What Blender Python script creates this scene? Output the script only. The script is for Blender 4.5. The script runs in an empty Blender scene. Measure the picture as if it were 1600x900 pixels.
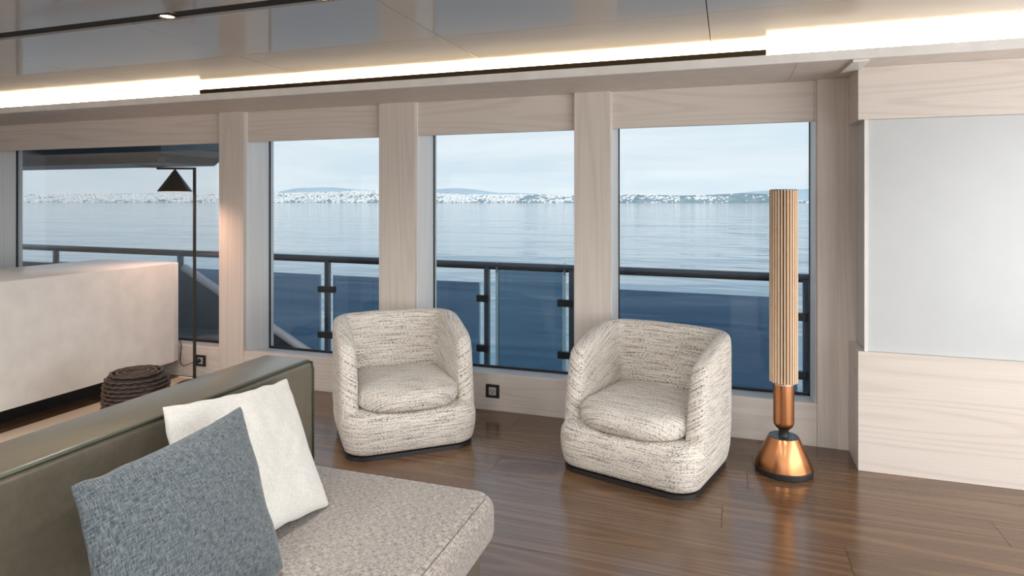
import bpy, bmesh, math, random
from mathutils import Vector, Matrix, noise

random.seed(7)
PI = math.pi
scene = bpy.context.scene
COL = scene.collection

# ------------------------------------------------------------------ camera
# metres; X runs along the window wall, +Y points out of the windows, Z up
F_PX = 1001.0
YAW = math.atan(340 / 1001.0)
EYE = 1.30
cam_d = bpy.data.cameras.new('camera')
cam = bpy.data.objects.new('camera', cam_d)
COL.objects.link(cam)
cam.location = (0, 0, EYE)
cam.rotation_euler = (PI / 2, 0, YAW)
cam_d.sensor_fit = 'HORIZONTAL'
cam_d.sensor_width = 36.0
cam_d.lens = 36.0 * F_PX / 1600.0
cam_d.shift_y = -(450 - 315) / 1600.0
cam_d.clip_start = 0.05
cam_d.clip_end = 30000
scene.camera = cam

# ------------------------------------------------------------------ sky
world = bpy.data.worlds.new('sky')
scene.world = world
world.use_nodes = True
wn = world.node_tree
wn.nodes.clear()


def N(nt, typ, **kw):
    n = nt.nodes.new(typ)
    for k, v in kw.items():
        if k.startswith('i_'):
            n.inputs[k[2:]].default_value = v
        elif k.startswith('n_'):
            n.inputs[int(k[2:])].default_value = v
        else:
            setattr(n, k, v)
    return n


def L(nt, a, ao, b, bi):
    nt.links.new(a.outputs[ao], b.inputs[bi])


def ramp(nt, stops):
    r = nt.nodes.new('ShaderNodeValToRGB')
    cr = r.color_ramp
    while len(cr.elements) > 1:
        cr.elements.remove(cr.elements[-1])
    cr.elements[0].position = stops[0][0]
    cr.elements[0].color = tuple(stops[0][1]) + (1,)
    for p, c in stops[1:]:
        e = cr.elements.new(p)
        e.color = tuple(c) + (1,)
    return r


SKY_STRENGTH = 1.04
tc = N(wn, 'ShaderNodeTexCoord')
sep = N(wn, 'ShaderNodeSeparateXYZ')
L(wn, tc, 'Generated', sep, 0)
grad = ramp(wn, [(0.0, (0.70, 0.82, 0.90)), (0.10, (0.68, 0.82, 0.91)), (0.22, (0.53, 0.72, 0.88)), (0.6, (0.40, 0.60, 0.82)), (1.0, (0.34, 0.53, 0.78))])
L(wn, sep, 'Z', grad, 0)
# flat layered clouds: noise on the direction, squeezed in height
mp = N(wn, 'ShaderNodeMapping')
mp.inputs['Scale'].default_value = (2.2, 2.2, 16.0)
L(wn, tc, 'Generated', mp, 'Vector')
cn = N(wn, 'ShaderNodeTexNoise', i_Scale=1.6, i_Detail=5.0, i_Roughness=0.55, i_Distortion=0.4)
L(wn, mp, 'Vector', cn, 'Vector')
cr_ = ramp(wn, [(0.38, (0, 0, 0)), (0.62, (1, 1, 1))])
L(wn, cn, 'Fac', cr_, 0)
mixc = N(wn, 'ShaderNodeMixRGB')
mixc.inputs['Color2'].default_value = (0.86, 0.93, 0.97, 1)
fm = N(wn, 'ShaderNodeMath', operation='MULTIPLY')
fm.inputs[1].default_value = 0.75
L(wn, cr_, 'Color', fm, 0)
L(wn, fm, 0, mixc, 'Fac')
L(wn, grad, 'Color', mixc, 'Color1')
bg = N(wn, 'ShaderNodeBackground', i_Strength=SKY_STRENGTH)
L(wn, mixc, 'Color', bg, 'Color')
wo = N(wn, 'ShaderNodeOutputWorld')
L(wn, bg, 0, wo, 'Surface')

# ------------------------------------------------------------------ large lights and exposure
def area_light(name, loc, rot, sx, sy, power, color):
    d = bpy.data.lights.new(name, 'AREA')
    d.shape = 'RECTANGLE'
    d.size, d.size_y = sx, sy
    d.energy = power
    d.color = color
    o = bpy.data.objects.new(name, d)
    COL.objects.link(o)
    o.location = loc
    o.rotation_euler = rot
    return o


# daylight entering through the windows of the opposite side of the saloon
area_light('daylight_opposite_windows', (-2.4, -3.50, 1.05), (PI / 2, 0, 0), 9.6, 1.6, 60.0, (1.0, 0.975, 0.94))
# daylight through the open glass doors at the aft (right-hand) end of the saloon
area_light('daylight_aft_doors', (2.56, 0.1, 1.0), (0, PI / 2, 0), 1.8, 6.2, 165.0, (1.0, 0.975, 0.94))
# sun standing high behind the camera: it lights the far shore; the roof keeps it off this side of the boat
sun_d = bpy.data.lights.new('sun', 'SUN')
sun_d.energy = 2.6
sun_d.angle = math.radians(1.0)
sun_d.color = (1.0, 0.95, 0.88)
sun_o = bpy.data.objects.new('sun', sun_d)
COL.objects.link(sun_o)
sun_o.rotation_euler = (math.radians(56), 0, math.radians(22))

scene.view_settings.view_transform = 'Standard'
scene.view_settings.look = 'None'
scene.view_settings.gamma = 1.0
scene.view_settings.exposure = 0.0
scene.view_settings.use_curve_mapping = False
scene.cycles.transparent_max_bounces = 16
scene.cycles.max_bounces = 10
scene.cycles.diffuse_bounces = 5
scene.cycles.caustics_reflective = False
scene.cycles.caustics_refractive = False

# ------------------------------------------------------------------ materials
def new_mat(name):
    m = bpy.data.materials.new(name)
    m.use_nodes = True
    nt = m.node_tree
    nt.nodes.clear()
    out = N(nt, 'ShaderNodeOutputMaterial')
    p = N(nt, 'ShaderNodeBsdfPrincipled')
    L(nt, p, 0, out, 'Surface')
    return m, nt, p, out


def plain(name, col, rough=0.5, metal=0.0, vary=0.06, scale=8.0, spec=0.5, coat=0.0, bump=0.0):
    m, nt, p, out = new_mat(name)
    t = N(nt, 'ShaderNodeTexCoord')
    n = N(nt, 'ShaderNodeTexNoise', i_Scale=scale, i_Detail=3.0)
    L(nt, t, 'Object', n, 'Vector')
    lo = [max(0, c * (1 - vary)) for c in col]
    hi = [min(1, c * (1 + vary)) for c in col]
    r = ramp(nt, [(0.3, lo), (0.7, hi)])
    L(nt, n, 'Fac', r, 0)
    L(nt, r, 'Color', p, 'Base Color')
    p.inputs['Roughness'].default_value = rough
    p.inputs['Metallic'].default_value = metal
    p.inputs['Specular IOR Level'].default_value = spec
    p.inputs['Coat Weight'].default_value = coat
    if bump:
        b = N(nt, 'ShaderNodeBump', i_Strength=bump, i_Distance=0.002)
        L(nt, n, 'Fac', b, 'Height')
        L(nt, b, 0, p, 'Normal')
    return m


def wood(name, light, dark, axis, rough=0.45, figure=9.0, width=3.2, stretch=0.16, fine=0.35, spec=0.4, fig=0.55, tone=0.0, bump=0.15):
    """grain = contour lines of a noise field stretched along one axis"""
    m, nt, p, out = new_mat(name)
    t = N(nt, 'ShaderNodeTexCoord')
    oi = N(nt, 'ShaderNodeObjectInfo')
    mul = N(nt, 'ShaderNodeMath', operation='MULTIPLY')
    mul.inputs[1].default_value = 37.0
    L(nt, oi, 'Random', mul, 0)
    add = N(nt, 'ShaderNodeVectorMath', operation='ADD')
    comb = N(nt, 'ShaderNodeCombineXYZ')
    for i in range(3):
        L(nt, mul, 0, comb, i)
    L(nt, t, 'Object', add, 0)
    L(nt, comb, 0, add, 1)
    sc = [width, width, width]
    sc[axis] = width * stretch
    mp = N(nt, 'ShaderNodeMapping')
    mp.inputs['Scale'].default_value = sc
    L(nt, add, 0, mp, 'Vector')
    n1 = N(nt, 'ShaderNodeTexNoise', i_Scale=1.0, i_Detail=1.2, i_Roughness=0.35, i_Distortion=0.15)
    L(nt, mp, 'Vector', n1, 'Vector')
    m1 = N(nt, 'ShaderNodeMath', operation='MULTIPLY')
    m1.inputs[1].default_value = figure * 6.283
    L(nt, n1, 'Fac', m1, 0)
    si = N(nt, 'ShaderNodeMath', operation='SINE')
    L(nt, m1, 0, si, 0)
    pw = N(nt, 'ShaderNodeMapRange')
    pw.inputs['From Min'].default_value = 0.1
    pw.inputs['From Max'].default_value = 1.0
    L(nt, si, 0, pw, 'Value')
    # fine fibres
    sc2 = [150, 150, 150]
    sc2[axis] = 2.5
    mp2 = N(nt, 'ShaderNodeMapping')
    mp2.inputs['Scale'].default_value = sc2
    L(nt, add, 0, mp2, 'Vector')
    n2 = N(nt, 'ShaderNodeTexNoise', i_Scale=1.0, i_Detail=3.0, i_Roughness=0.6)
    L(nt, mp2, 'Vector', n2, 'Vector')
    a = N(nt, 'ShaderNodeMath', operation='MULTIPLY')
    a.inputs[1].default_value = fig
    L(nt, pw, 0, a, 0)
    b = N(nt, 'ShaderNodeMath', operation='MULTIPLY_ADD')
    b.inputs[1].default_value = fine
    L(nt, n2, 'Fac', b, 0)
    L(nt, a, 0, b, 2)
    mix = N(nt, 'ShaderNodeMixRGB')
    mix.inputs['Color1'].default_value = tuple(light) + (1,)
    mix.inputs['Color2'].default_value = tuple(dark) + (1,)
    L(nt, b, 0, mix, 'Fac')
    hsv = N(nt, 'ShaderNodeHueSaturation')
    mr = N(nt, 'ShaderNodeMapRange')
    mr.inputs['To Min'].default_value = 1 - tone
    mr.inputs['To Max'].default_value = 1 + tone
    L(nt, oi, 'Random', mr, 'Value')
    L(nt, mr, 0, hsv, 'Value')
    L(nt, mix, 0, hsv, 'Color')
    L(nt, hsv, 0, p, 'Base Color')
    p.inputs['Roughness'].default_value = rough
    p.inputs['Specular IOR Level'].default_value = spec
    bp = N(nt, 'ShaderNodeBump', i_Strength=bump, i_Distance=0.0008, invert=True)
    L(nt, b, 0, bp, 'Height')
    L(nt, bp, 0, p, 'Normal')
    return m


def emit(name, col, strength):
    m, nt, p, out = new_mat(name)
    p.inputs['Base Color'].default_value = (0.8, 0.8, 0.8, 1)
    p.inputs['Emission Color'].default_value = tuple(col) + (1,)
    p.inputs['Emission Strength'].default_value = strength
    return m


def thin_glass(name, tint, refl=1.0):
    m = bpy.data.materials.new(name)
    m.use_nodes = True
    nt = m.node_tree
    nt.nodes.clear()
    out = N(nt, 'ShaderNodeOutputMaterial')
    tr = N(nt, 'ShaderNodeBsdfTransparent')
    tr.inputs['Color'].default_value = tuple(tint) + (1,)
    gl = N(nt, 'ShaderNodeBsdfGlossy')
    gl.inputs['Roughness'].default_value = 0.02
    gl.inputs['Color'].default_value = (0.95, 0.97, 1, 1)
    fr = N(nt, 'ShaderNodeFresnel')
    fr.inputs['IOR'].default_value = 1.45
    mu = N(nt, 'ShaderNodeMath', operation='MULTIPLY')
    mu.inputs[1].default_value = 0.35 * refl
    mx = N(nt, 'ShaderNodeMixShader')
    L(nt, fr, 0, mu, 0)
    L(nt, mu, 0, mx, 0)
    L(nt, tr, 0, mx, 1)
    L(nt, gl, 0, mx, 2)
    L(nt, mx, 0, out, 'Surface')
    return m


def woven(name, base, dark, tan, uvs=(70.0, 620.0), amount=0.56, rough=0.95):
    """cream boucle with short horizontal dashes of darker yarn, laid out in the mesh's UVs (metres)"""
    m, nt, p, out = new_mat(name)
    t = N(nt, 'ShaderNodeTexCoord')
    oi = N(nt, 'ShaderNodeObjectInfo')
    comb = N(nt, 'ShaderNodeCombineXYZ')
    L(nt, oi, 'Random', comb, 0)
    add = N(nt, 'ShaderNodeVectorMath', operation='ADD')
    L(nt, t, 'UV', add, 0)
    L(nt, comb, 0, add, 1)

    def nz(sx, sy, detail, rough_=0.5, dist=0.0):
        mp = N(nt, 'ShaderNodeMapping')
        mp.inputs['Scale'].default_value = (sx, sy, 1)
        L(nt, add, 0, mp, 'Vector')
        n = N(nt, 'ShaderNodeTexNoise', i_Scale=1.0, i_Detail=detail, i_Roughness=rough_, i_Distortion=dist)
        n.noise_dimensions = '2D'
        L(nt, mp, 'Vector', n, 'Vector')
        return n
    dash = nz(uvs[0] * 1.5, uvs[1] * 0.75, 1.5, 0.6)
    zone = nz(6.0, 120.0, 2.0)
    ad = N(nt, 'ShaderNodeMath', operation='MULTIPLY_ADD')
    ad.inputs[1].default_value = 0.55
    L(nt, zone, 'Fac', ad, 0)
    L(nt, dash, 'Fac', ad, 2)
    th = ramp(nt, [(amount + 0.29, (0, 0, 0)), (amount + 0.37, (1, 1, 1))])
    L(nt, ad, 0, th, 0)
    soft = nz(14.0, 260.0, 3.0)
    thr = ramp(nt, [(0.44, base), (0.72, tan)])
    L(nt, soft, 'Fac', thr, 0)
    mix = N(nt, 'ShaderNodeMixRGB')
    mix.inputs['Color2'].default_value = tuple(dark) + (1,)
    L(nt, th, 'Color', mix, 'Fac')
    L(nt, thr, 'Color', mix, 'Color1')
    L(nt, mix, 0, p, 'Base Color')
    p.inputs['Roughness'].default_value = rough
    p.inputs['Specular IOR Level'].default_value = 0.15
    p.inputs['Sheen Weight'].default_value = 0.25
    knob = nz(260.0, 420.0, 2.0)
    bp = N(nt, 'ShaderNodeBump', i_Strength=0.55, i_Distance=0.003)
    L(nt, knob, 'Fac', bp, 'Height')
    L(nt, bp, 0, p, 'Normal')
    return m


def linen(name, c1, c2, scale=420.0, rough=0.9, cross=True, blotch=0.08):
    """plain weave: two crossed thread noises in UV (metres)"""
    m, nt, p, out = new_mat(name)
    t = N(nt, 'ShaderNodeTexCoord')

    def nz(sx, sy, d=2.0):
        mp = N(nt, 'ShaderNodeMapping')
        mp.inputs['Scale'].default_value = (sx, sy, 1)
        L(nt, t, 'UV', mp, 'Vector')
        n = N(nt, 'ShaderNodeTexNoise', i_Scale=1.0, i_Detail=d, i_Roughness=0.55)
        n.noise_dimensions = '2D'
        L(nt, mp, 'Vector', n, 'Vector')
        return n
    a = nz(scale, scale * 0.14)
    b = nz(scale * 0.14, scale)
    s = N(nt, 'ShaderNodeMath', operation='ADD')
    L(nt, a, 'Fac', s, 0)
    L(nt, b, 'Fac', s, 1)
    h = N(nt, 'ShaderNodeMath', operation='MULTIPLY')
    h.inputs[1].default_value = 0.5
    L(nt, s, 0, h, 0)
    r = ramp(nt, [(0.36, c1), (0.64, c2)])
    L(nt, h, 0, r, 0)
    L(nt, r, 'Color', p, 'Base Color')
    p.inputs['Roughness'].default_value = rough
    p.inputs['Specular IOR Level'].default_value = 0.15
    p.inputs['Sheen Weight'].default_value = 0.2
    bp = N(nt, 'ShaderNodeBump', i_Strength=0.35, i_Distance=0.0015)
    L(nt, h, 0, bp, 'Height')
    L(nt, bp, 0, p, 'Normal')
    return m


M = {}
PALE_L, PALE_D = (0.78, 0.715, 0.66), (0.52, 0.455, 0.405)
M['wood_v'] = wood('pale_ash_upright', PALE_L, PALE_D, 2, fig=0.16, fine=0.68, figure=18, width=4.5, stretch=0.035)
M['wood_h'] = wood('pale_ash_level', PALE_L, PALE_D, 0, fig=0.22, fine=0.60, figure=16, width=4.5, stretch=0.06)
M['floor_oak'] = wood('smoked_oak_boards', (0.060, 0.028, 0.013), (0.235, 0.130, 0.066), 0, rough=0.19, figure=12, width=4.0,
                      stretch=0.07, fine=0.65, fig=0.28, spec=0.9, tone=0.14, bump=0.2)
M['subfloor'] = plain('dark_joint', (0.03, 0.018, 0.012), 0.7)
M['soffit'] = plain('beige_soffit_paint', (0.66, 0.60, 0.55), 0.4)
M['fascia'] = plain('pale_grey_lacquer', (0.80, 0.79, 0.77), 0.3)
M['ceiling'] = plain('glossy_taupe_lacquer', (0.36, 0.35, 0.34), 0.48, vary=0.02, scale=1.5)
_p = [n for n in M['ceiling'].node_tree.nodes if n.type == 'BSDF_PRINCIPLED'][0]
_p.inputs['IOR'].default_value = 1.9
_p.inputs['Coat Weight'].default_value = 0.8
_p.inputs['Coat Roughness'].default_value = 0.07
_p.inputs['Coat IOR'].default_value = 1.75
M['gap'] = plain('shadow_gap_black', (0.015, 0.014, 0.013), 0.8)
M['bronze'] = plain('dark_bronze', (0.05, 0.03, 0.012), 0.4, metal=0.6)
M['cove'] = emit('led_cove_light', (1.0, 0.74, 0.45), 32.0)
M['spot'] = emit('spot_lamp_glow', (1.0, 0.82, 0.6), 12.0)
M['frame_black'] = plain('black_window_gasket', (0.012, 0.014, 0.017), 0.45)
M['reveal'] = wood('daylight_toned_reveal', (0.90, 0.885, 0.87), (0.74, 0.715, 0.69), 2, fig=0.25, fine=0.4, figure=14, width=3.4, stretch=0.08)  # pillar wood lightened: daylight on the reveals put into the colour
M['sill'] = plain('pale_sill_paint', (0.62, 0.60, 0.58), 0.35)
M['pane'] = thin_glass('clear_window_glass', (0.965, 0.975, 0.98))
M['tint'] = thin_glass('tinted_balustrade_glass', (0.40, 0.475, 0.55), 0.8)
M['tint_gate'] = thin_glass('tinted_gate_glass', (0.415, 0.505, 0.575), 0.8)
M['glass_edge'] = plain('pale_glass_edge', (0.50, 0.72, 0.80), 0.15, spec=0.8)
M['rail'] = plain('dark_gunmetal_rail', (0.065, 0.085, 0.110), 0.3)
M['clamp'] = plain('black_clamp', (0.010, 0.011, 0.013), 0.5)
M['bulwark'] = plain('navy_bulwark_paint', (0.020, 0.027, 0.040), 0.35)
M['steel'] = plain('brushed_steel_tube', (0.50, 0.58, 0.66), 0.3, metal=0.7)
M['cap_white'] = plain('pale_cap_paint', (0.72, 0.76, 0.80), 0.3)
M['hull_under'] = plain('dark_deckhead_paint', (0.030, 0.042, 0.056), 0.5)  # deckhead in one even dark blue-grey
M['hull_grey'] = plain('grey_hull_paint', (0.13, 0.17, 0.21), 0.5)
M['deck'] = plain('teak_side_deck', (0.30, 0.20, 0.12), 0.6)
M['chair'] = woven('cream_flecked_boucle', (0.80, 0.755, 0.69), (0.09, 0.075, 0.07), (0.60, 0.54, 0.47))
M['plinth'] = plain('black_plinth', (0.018, 0.016, 0.016), 0.35)
M['leather'] = plain('olive_leather', (0.112, 0.098, 0.072), 0.28, vary=0.10, scale=60, spec=0.7, bump=0.08)
M['piping'] = plain('dark_olive_piping', (0.035, 0.042, 0.024), 0.4)
M['sofa_fabric'] = linen('taupe_flecked_weave', (0.13, 0.112, 0.10), (0.42, 0.38, 0.35), 420)
M['thread'] = plain('dark_seam_thread', (0.12, 0.10, 0.09), 0.9)
M['white_linen'] = linen('white_linen', (0.45, 0.44, 0.415), (0.55, 0.54, 0.51), 380)
M['blue_linen'] = linen('slate_blue_linen', (0.028, 0.037, 0.044), (0.125, 0.146, 0.160), 420)
M['copper'] = plain('brushed_copper', (0.56, 0.245, 0.108), 0.27, metal=1.0, vary=0.05)
M['slat'] = wood('oak_slat', (0.78, 0.60, 0.43), (0.60, 0.43, 0.285), 2, rough=0.5, fig=0.25, fine=0.4, width=20, stretch=0.05, tone=0.08)
M['speaker_core'] = plain('dark_speaker_cloth', (0.028, 0.016, 0.009), 0.8)
M['speaker_black'] = plain('black_rubber', (0.012, 0.012, 0.013), 0.5)
M['speaker_top'] = plain('dark_top_plate', (0.035, 0.05, 0.06), 0.25)
M['lamp'] = plain('anthracite_lamp_metal', (0.040, 0.038, 0.036), 0.38, metal=0.4)
M['lamp_inside'] = plain('white_shade_lining', (0.82, 0.78, 0.72), 0.6)
M['bulb'] = emit('lamp_bulb_glow', (1.0, 0.72, 0.48), 14.0)
M['cabinet'] = plain('white_cabinet_lacquer', (0.78, 0.75, 0.72), 0.28)
M['socket_frame'] = plain('black_socket_frame', (0.02, 0.018, 0.017), 0.4)
M['socket'] = plain('grey_socket_insert', (0.42, 0.42, 0.42), 0.4)
M['rug'] = linen('beige_rug_pile', (0.38, 0.29, 0.20), (0.56, 0.45, 0.33), 200)
M['rug_edge'] = plain('white_rug_binding', (0.86, 0.83, 0.78), 0.8)
M['wicker'] = plain('dark_wicker', (0.055, 0.030, 0.018), 0.5, vary=0.3, scale=80)
M['panel_grey'] = plain('satin_grey_panel', (0.56, 0.585, 0.60), 0.25, vary=0.015)
M['wall'] = plain('off_white_wall', (0.62, 0.58, 0.54), 0.6)
M['house'] = plain('whitewashed_houses', (0.86, 0.86, 0.85), 0.8, vary=0.3, scale=0.11)

# sea
def sea_mat():
    m, nt, p, out = new_mat('calm_sea')
    t = N(nt, 'ShaderNodeTexCoord')
    p.inputs['Base Color'].default_value = (0.055, 0.150, 0.220, 1)
    p.inputs['Roughness'].default_value = 0.06
    p.inputs['IOR'].default_value = 1.33

    def layer(sx, sy, detail, dist):
        mp = N(nt, 'ShaderNodeMapping')
        mp.inputs['Scale'].default_value = (sx, sy, 1)
        mp.inputs['Rotation'].default_value = (0, 0, 0.25)
        L(nt, t, 'Object', mp, 'Vector')
        n = N(nt, 'ShaderNodeTexNoise', i_Scale=1.0, i_Detail=detail, i_Roughness=0.45, i_Distortion=dist)
        L(nt, mp, 'Vector', n, 'Vector')
        return n
    a = layer(0.13, 0.30, 1.5, 0.8)
    b = layer(0.02, 0.06, 1.5, 0.5)
    b1 = N(nt, 'ShaderNodeBump', i_Strength=0.6, i_Distance=0.24)
    b2 = N(nt, 'ShaderNodeBump', i_Strength=0.7, i_Distance=1.3)
    L(nt, a, 'Fac', b1, 'Height')
    L(nt, b, 'Fac', b2, 'Height')
    L(nt, b1, 0, b2, 'Normal')
    L(nt, b2, 0, p, 'Normal')
    return m


M['sea'] = sea_mat()


def hill_mat():
    m, nt, p, out = new_mat('haze_tinted_hillside')
    t = N(nt, 'ShaderNodeTexCoord')
    n = N(nt, 'ShaderNodeTexNoise', i_Scale=0.015, i_Detail=5.0, i_Roughness=0.6)
    L(nt, t, 'Object', n, 'Vector')
    r = ramp(nt, [(0.35, (0.16, 0.23, 0.27)), (0.6, (0.30, 0.37, 0.39)), (0.75, (0.42, 0.46, 0.45))])  # scrub tones paled and blued: aerial haze painted into the colour
    L(nt, n, 'Fac', r, 0)
    L(nt, r, 'Color', p, 'Base Color')
    p.inputs['Roughness'].default_value = 1.0
    p.inputs['Specular IOR Level'].default_value = 0.0
    return m


M['hill'] = hill_mat()
M['far_hill'] = plain('haze_blue_hill', (0.42, 0.52, 0.58), 1.0, scale=0.004, spec=0.0)  # ridge colour with the distant haze mixed in

# ------------------------------------------------------------------ mesh helpers
def tag(o, label=None, cat=None, group=None, kind=None):
    if label: o['label'] = label
    if cat: o['category'] = cat
    if group: o['group'] = group
    if kind: o['kind'] = kind
    return o


def empty(name, loc=(0, 0, 0), rz=0.0):
    o = bpy.data.objects.new(name, None)
    o.empty_display_size = 0.1
    COL.objects.link(o)
    o.location = loc
    o.rotation_euler = (0, 0, rz)
    return o


def link(name, me, mat=None, parent=None, loc=(0, 0, 0)):
    o = bpy.data.objects.new(name, me)
    COL.objects.link(o)
    o.location = loc
    if parent is not None:
        o.parent = parent
    if mat is not None and not me.materials:
        me.materials.append(M[mat])
    return o


def finish(name, bm, mat, parent=None, loc=(0, 0, 0), smooth=False, bevel=0.0, seg=2, subsurf=0, angle=None, fix=True):
    if fix:
        bmesh.ops.recalc_face_normals(bm, faces=bm.faces)
    me = bpy.data.meshes.new(name)
    bm.to_mesh(me)
    bm.free()
    if smooth:
        me.polygons.foreach_set('use_smooth', [True] * len(me.polygons))
    o = link(name, me, mat, parent, loc)
    if bevel:
        b = o.modifiers.new('bevel', 'BEVEL')
        b.width = bevel
        b.segments = seg
        b.limit_method = 'ANGLE'
        b.angle_limit = math.radians(35)
        if smooth or seg > 2:
            me.polygons.foreach_set('use_smooth', [True] * len(me.polygons))
    if subsurf:
        s = o.modifiers.new('subdivision', 'SUBSURF')
        s.levels = subsurf
        s.render_levels = subsurf
    return o


def bx(bm, x0, x1, y0, y1, z0, z1):
    vs = [bm.verts.new(p) for p in ((x0, y0, z0), (x1, y0, z0), (x1, y1, z0), (x0, y1, z0),
                                    (x0, y0, z1), (x1, y0, z1), (x1, y1, z1), (x0, y1, z1))]
    for f in ((0, 3, 2, 1), (4, 5, 6, 7), (0, 1, 5, 4), (1, 2, 6, 5), (2, 3, 7, 6), (3, 0, 4, 7)):
        bm.faces.new([vs[i] for i in f])


def box(name, x0, x1, y0, y1, z0, z1, mat, parent=None, bevel=0.0, seg=2, smooth=False):
    """a box given in the parent's frame, its origin at the centre of its base"""
    cx, cy = (x0 + x1) / 2, (y0 + y1) / 2
    bm = bmesh.new()
    bx(bm, x0 - cx, x1 - cx, y0 - cy, y1 - cy, 0, z1 - z0)
    return finish(name, bm, mat, parent, (cx, cy, z0), bevel=bevel, seg=seg, smooth=smooth)


def prism(bm, poly, axis, a, b):
    """extrude a 2-D polygon along an axis ('x': poly is (y,z), 'y': (x,z), 'z': (x,y))"""
    def P(u, v, w):
        return {'x': (w, u, v), 'y': (u, w, v), 'z': (u, v, w)}[axis]
    A = [bm.verts.new(P(u, v, a)) for u, v in poly]
    B = [bm.verts.new(P(u, v, b)) for u, v in poly]
    bm.faces.new(A)
    bm.faces.new(B[::-1])
    n = len(poly)
    for i in range(n):
        bm.faces.new((A[i], B[i], B[(i + 1) % n], A[(i + 1) % n]))


def tube(bm, pts, r, n=10, cap=True):
    pts = [Vector(p) for p in pts]
    rings = []
    up = Vector((0, 0, 1))
    for i, p in enumerate(pts):
        if i == 0: d = pts[1] - p
        elif i == len(pts) - 1: d = p - pts[i - 1]
        else: d = pts[i + 1] - pts[i - 1]
        d.normalize()
        ref = up if abs(d.z) < 0.95 else Vector((1, 0, 0))
        u = d.cross(ref).normalized()
        v = u.cross(d).normalized()
        rr = r[i] if isinstance(r, (list, tuple)) else r
        rings.append([bm.verts.new(p + u * math.cos(2 * PI * k / n) * rr + v * math.sin(2 * PI * k / n) * rr) for k in range(n)])
    for a, b in zip(rings, rings[1:]):
        for k in range(n):
            bm.faces.new((a[k], a[(k + 1) % n], b[(k + 1) % n], b[k]))
    if cap:
        bm.faces.new(rings[0][::-1])
        bm.faces.new(rings[-1])


def lathe(bm, prof, n=48, cx=0, cy=0):
    """profile of (radius, z) from bottom to top; radius 0 closes with a pole"""
    rings = []
    for r, z in prof:
        if r <= 1e-6:
            rings.append([bm.verts.new((cx, cy, z))])
        else:
            rings.append([bm.verts.new((cx + r * math.cos(2 * PI * k / n), cy + r * math.sin(2 * PI * k / n), z)) for k in range(n)])
    for a, b in zip(rings, rings[1:]):
        for k in range(n):
            k2 = (k + 1) % n
            if len(a) == 1 and len(b) == 1: continue
            if len(a) == 1: bm.faces.new((a[0], b[k], b[k2]))
            elif len(b) == 1: bm.faces.new((a[k], a[k2], b[0]))
            else: bm.faces.new((a[k], a[k2], b[k2], b[k]))


def autosmooth(o, deg=35):
    me = o.data
    me.polygons.foreach_set('use_smooth', [True] * len(me.polygons))
    me.set_sharp_from_angle(angle=math.radians(deg))
    return o


# ------------------------------------------------------------------ dimensions
YW = 3.735          # room face of the pillars
YG = 4.0            # glass plane
ZSOF = 1.948        # underside of the soffit
YSOF = 3.262        # inner edge of the soffit
ZC = 2.05           # ceiling
X0, X1 = -7.4, 2.6  # room ends
YB = -3.6           # opposite side

# ------------------------------------------------------------------ floor
floor = box('floor', X0, X1, YB, YW + 0.02, -0.12, -0.012, 'subfloor')
tag(floor, kind='structure')
far_floor = box('board_field', X0, X1, YB, 0.88, -0.012, 0.0, 'floor_oak', None)
far_floor.parent = floor
far_floor.matrix_parent_inverse = floor.matrix_basis.inverted()
rows = [0.881 + 0.2006 * k for k in range(15)]
known = {3.088: -1.095, 2.887: -0.03, 3.489: 0.11, 2.686: 0.41}
plank_me = {}
for r0 in rows:
    r1 = min(r0 + 0.2006, YW)
    if r1 - r0 < 0.01: continue
    anchor = None
    for k, v in known.items():
        if abs(r1 - k) < 0.03: anchor = v
    LEN = 2.1
    if anchor is None:
        anchor = random.uniform(0, LEN)
    s = anchor - math.ceil((anchor - X0) / LEN) * LEN
    while s < X1:
        a, b = max(s, X0), min(s + LEN, X1)
        s += LEN
        if b - a < 0.05: continue
        key = (round(b - a, 3), round(r1 - r0, 3))
        if key not in plank_me:
            bm = bmesh.new()
            hx, hy = (b - a) / 2 - 0.0008, (r1 - r0) / 2 - 0.0008
            bx(bm, -hx, hx, -hy, hy, 0, 0.012)
            bmesh.ops.recalc_face_normals(bm, faces=bm.faces)
            me = bpy.data.meshes.new('plank')
            bm.to_mesh(me)
            bm.free()
            me.materials.append(M['floor_oak'])
            plank_me[key] = me
        o = link('plank', plank_me[key], None, floor)
        o.location = Vector(((a + b) / 2, (r0 + r1) / 2, -0.012)) - floor.location

# ------------------------------------------------------------------ window wall
wall = empty('wall_far', (0, YW, 0))
tag(wall, kind='structure')


def wbox(name, x0, x1, y0, y1, z0, z1, mat, bevel=0.0015, parent=wall):
    return box(name, x0, x1, y0 - YW, y1 - YW, z0, z1, mat, parent, bevel=bevel)


pillars = [(-6.30, -6.05), (-3.525, -3.307), (-2.200, -1.936), (-0.878, -0.663), (0.440, 0.72)]
for a, b in pillars:
    wbox('pillar', a, b, YW, YG + 0.06, 0.0, ZSOF, 'wood_v')
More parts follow.
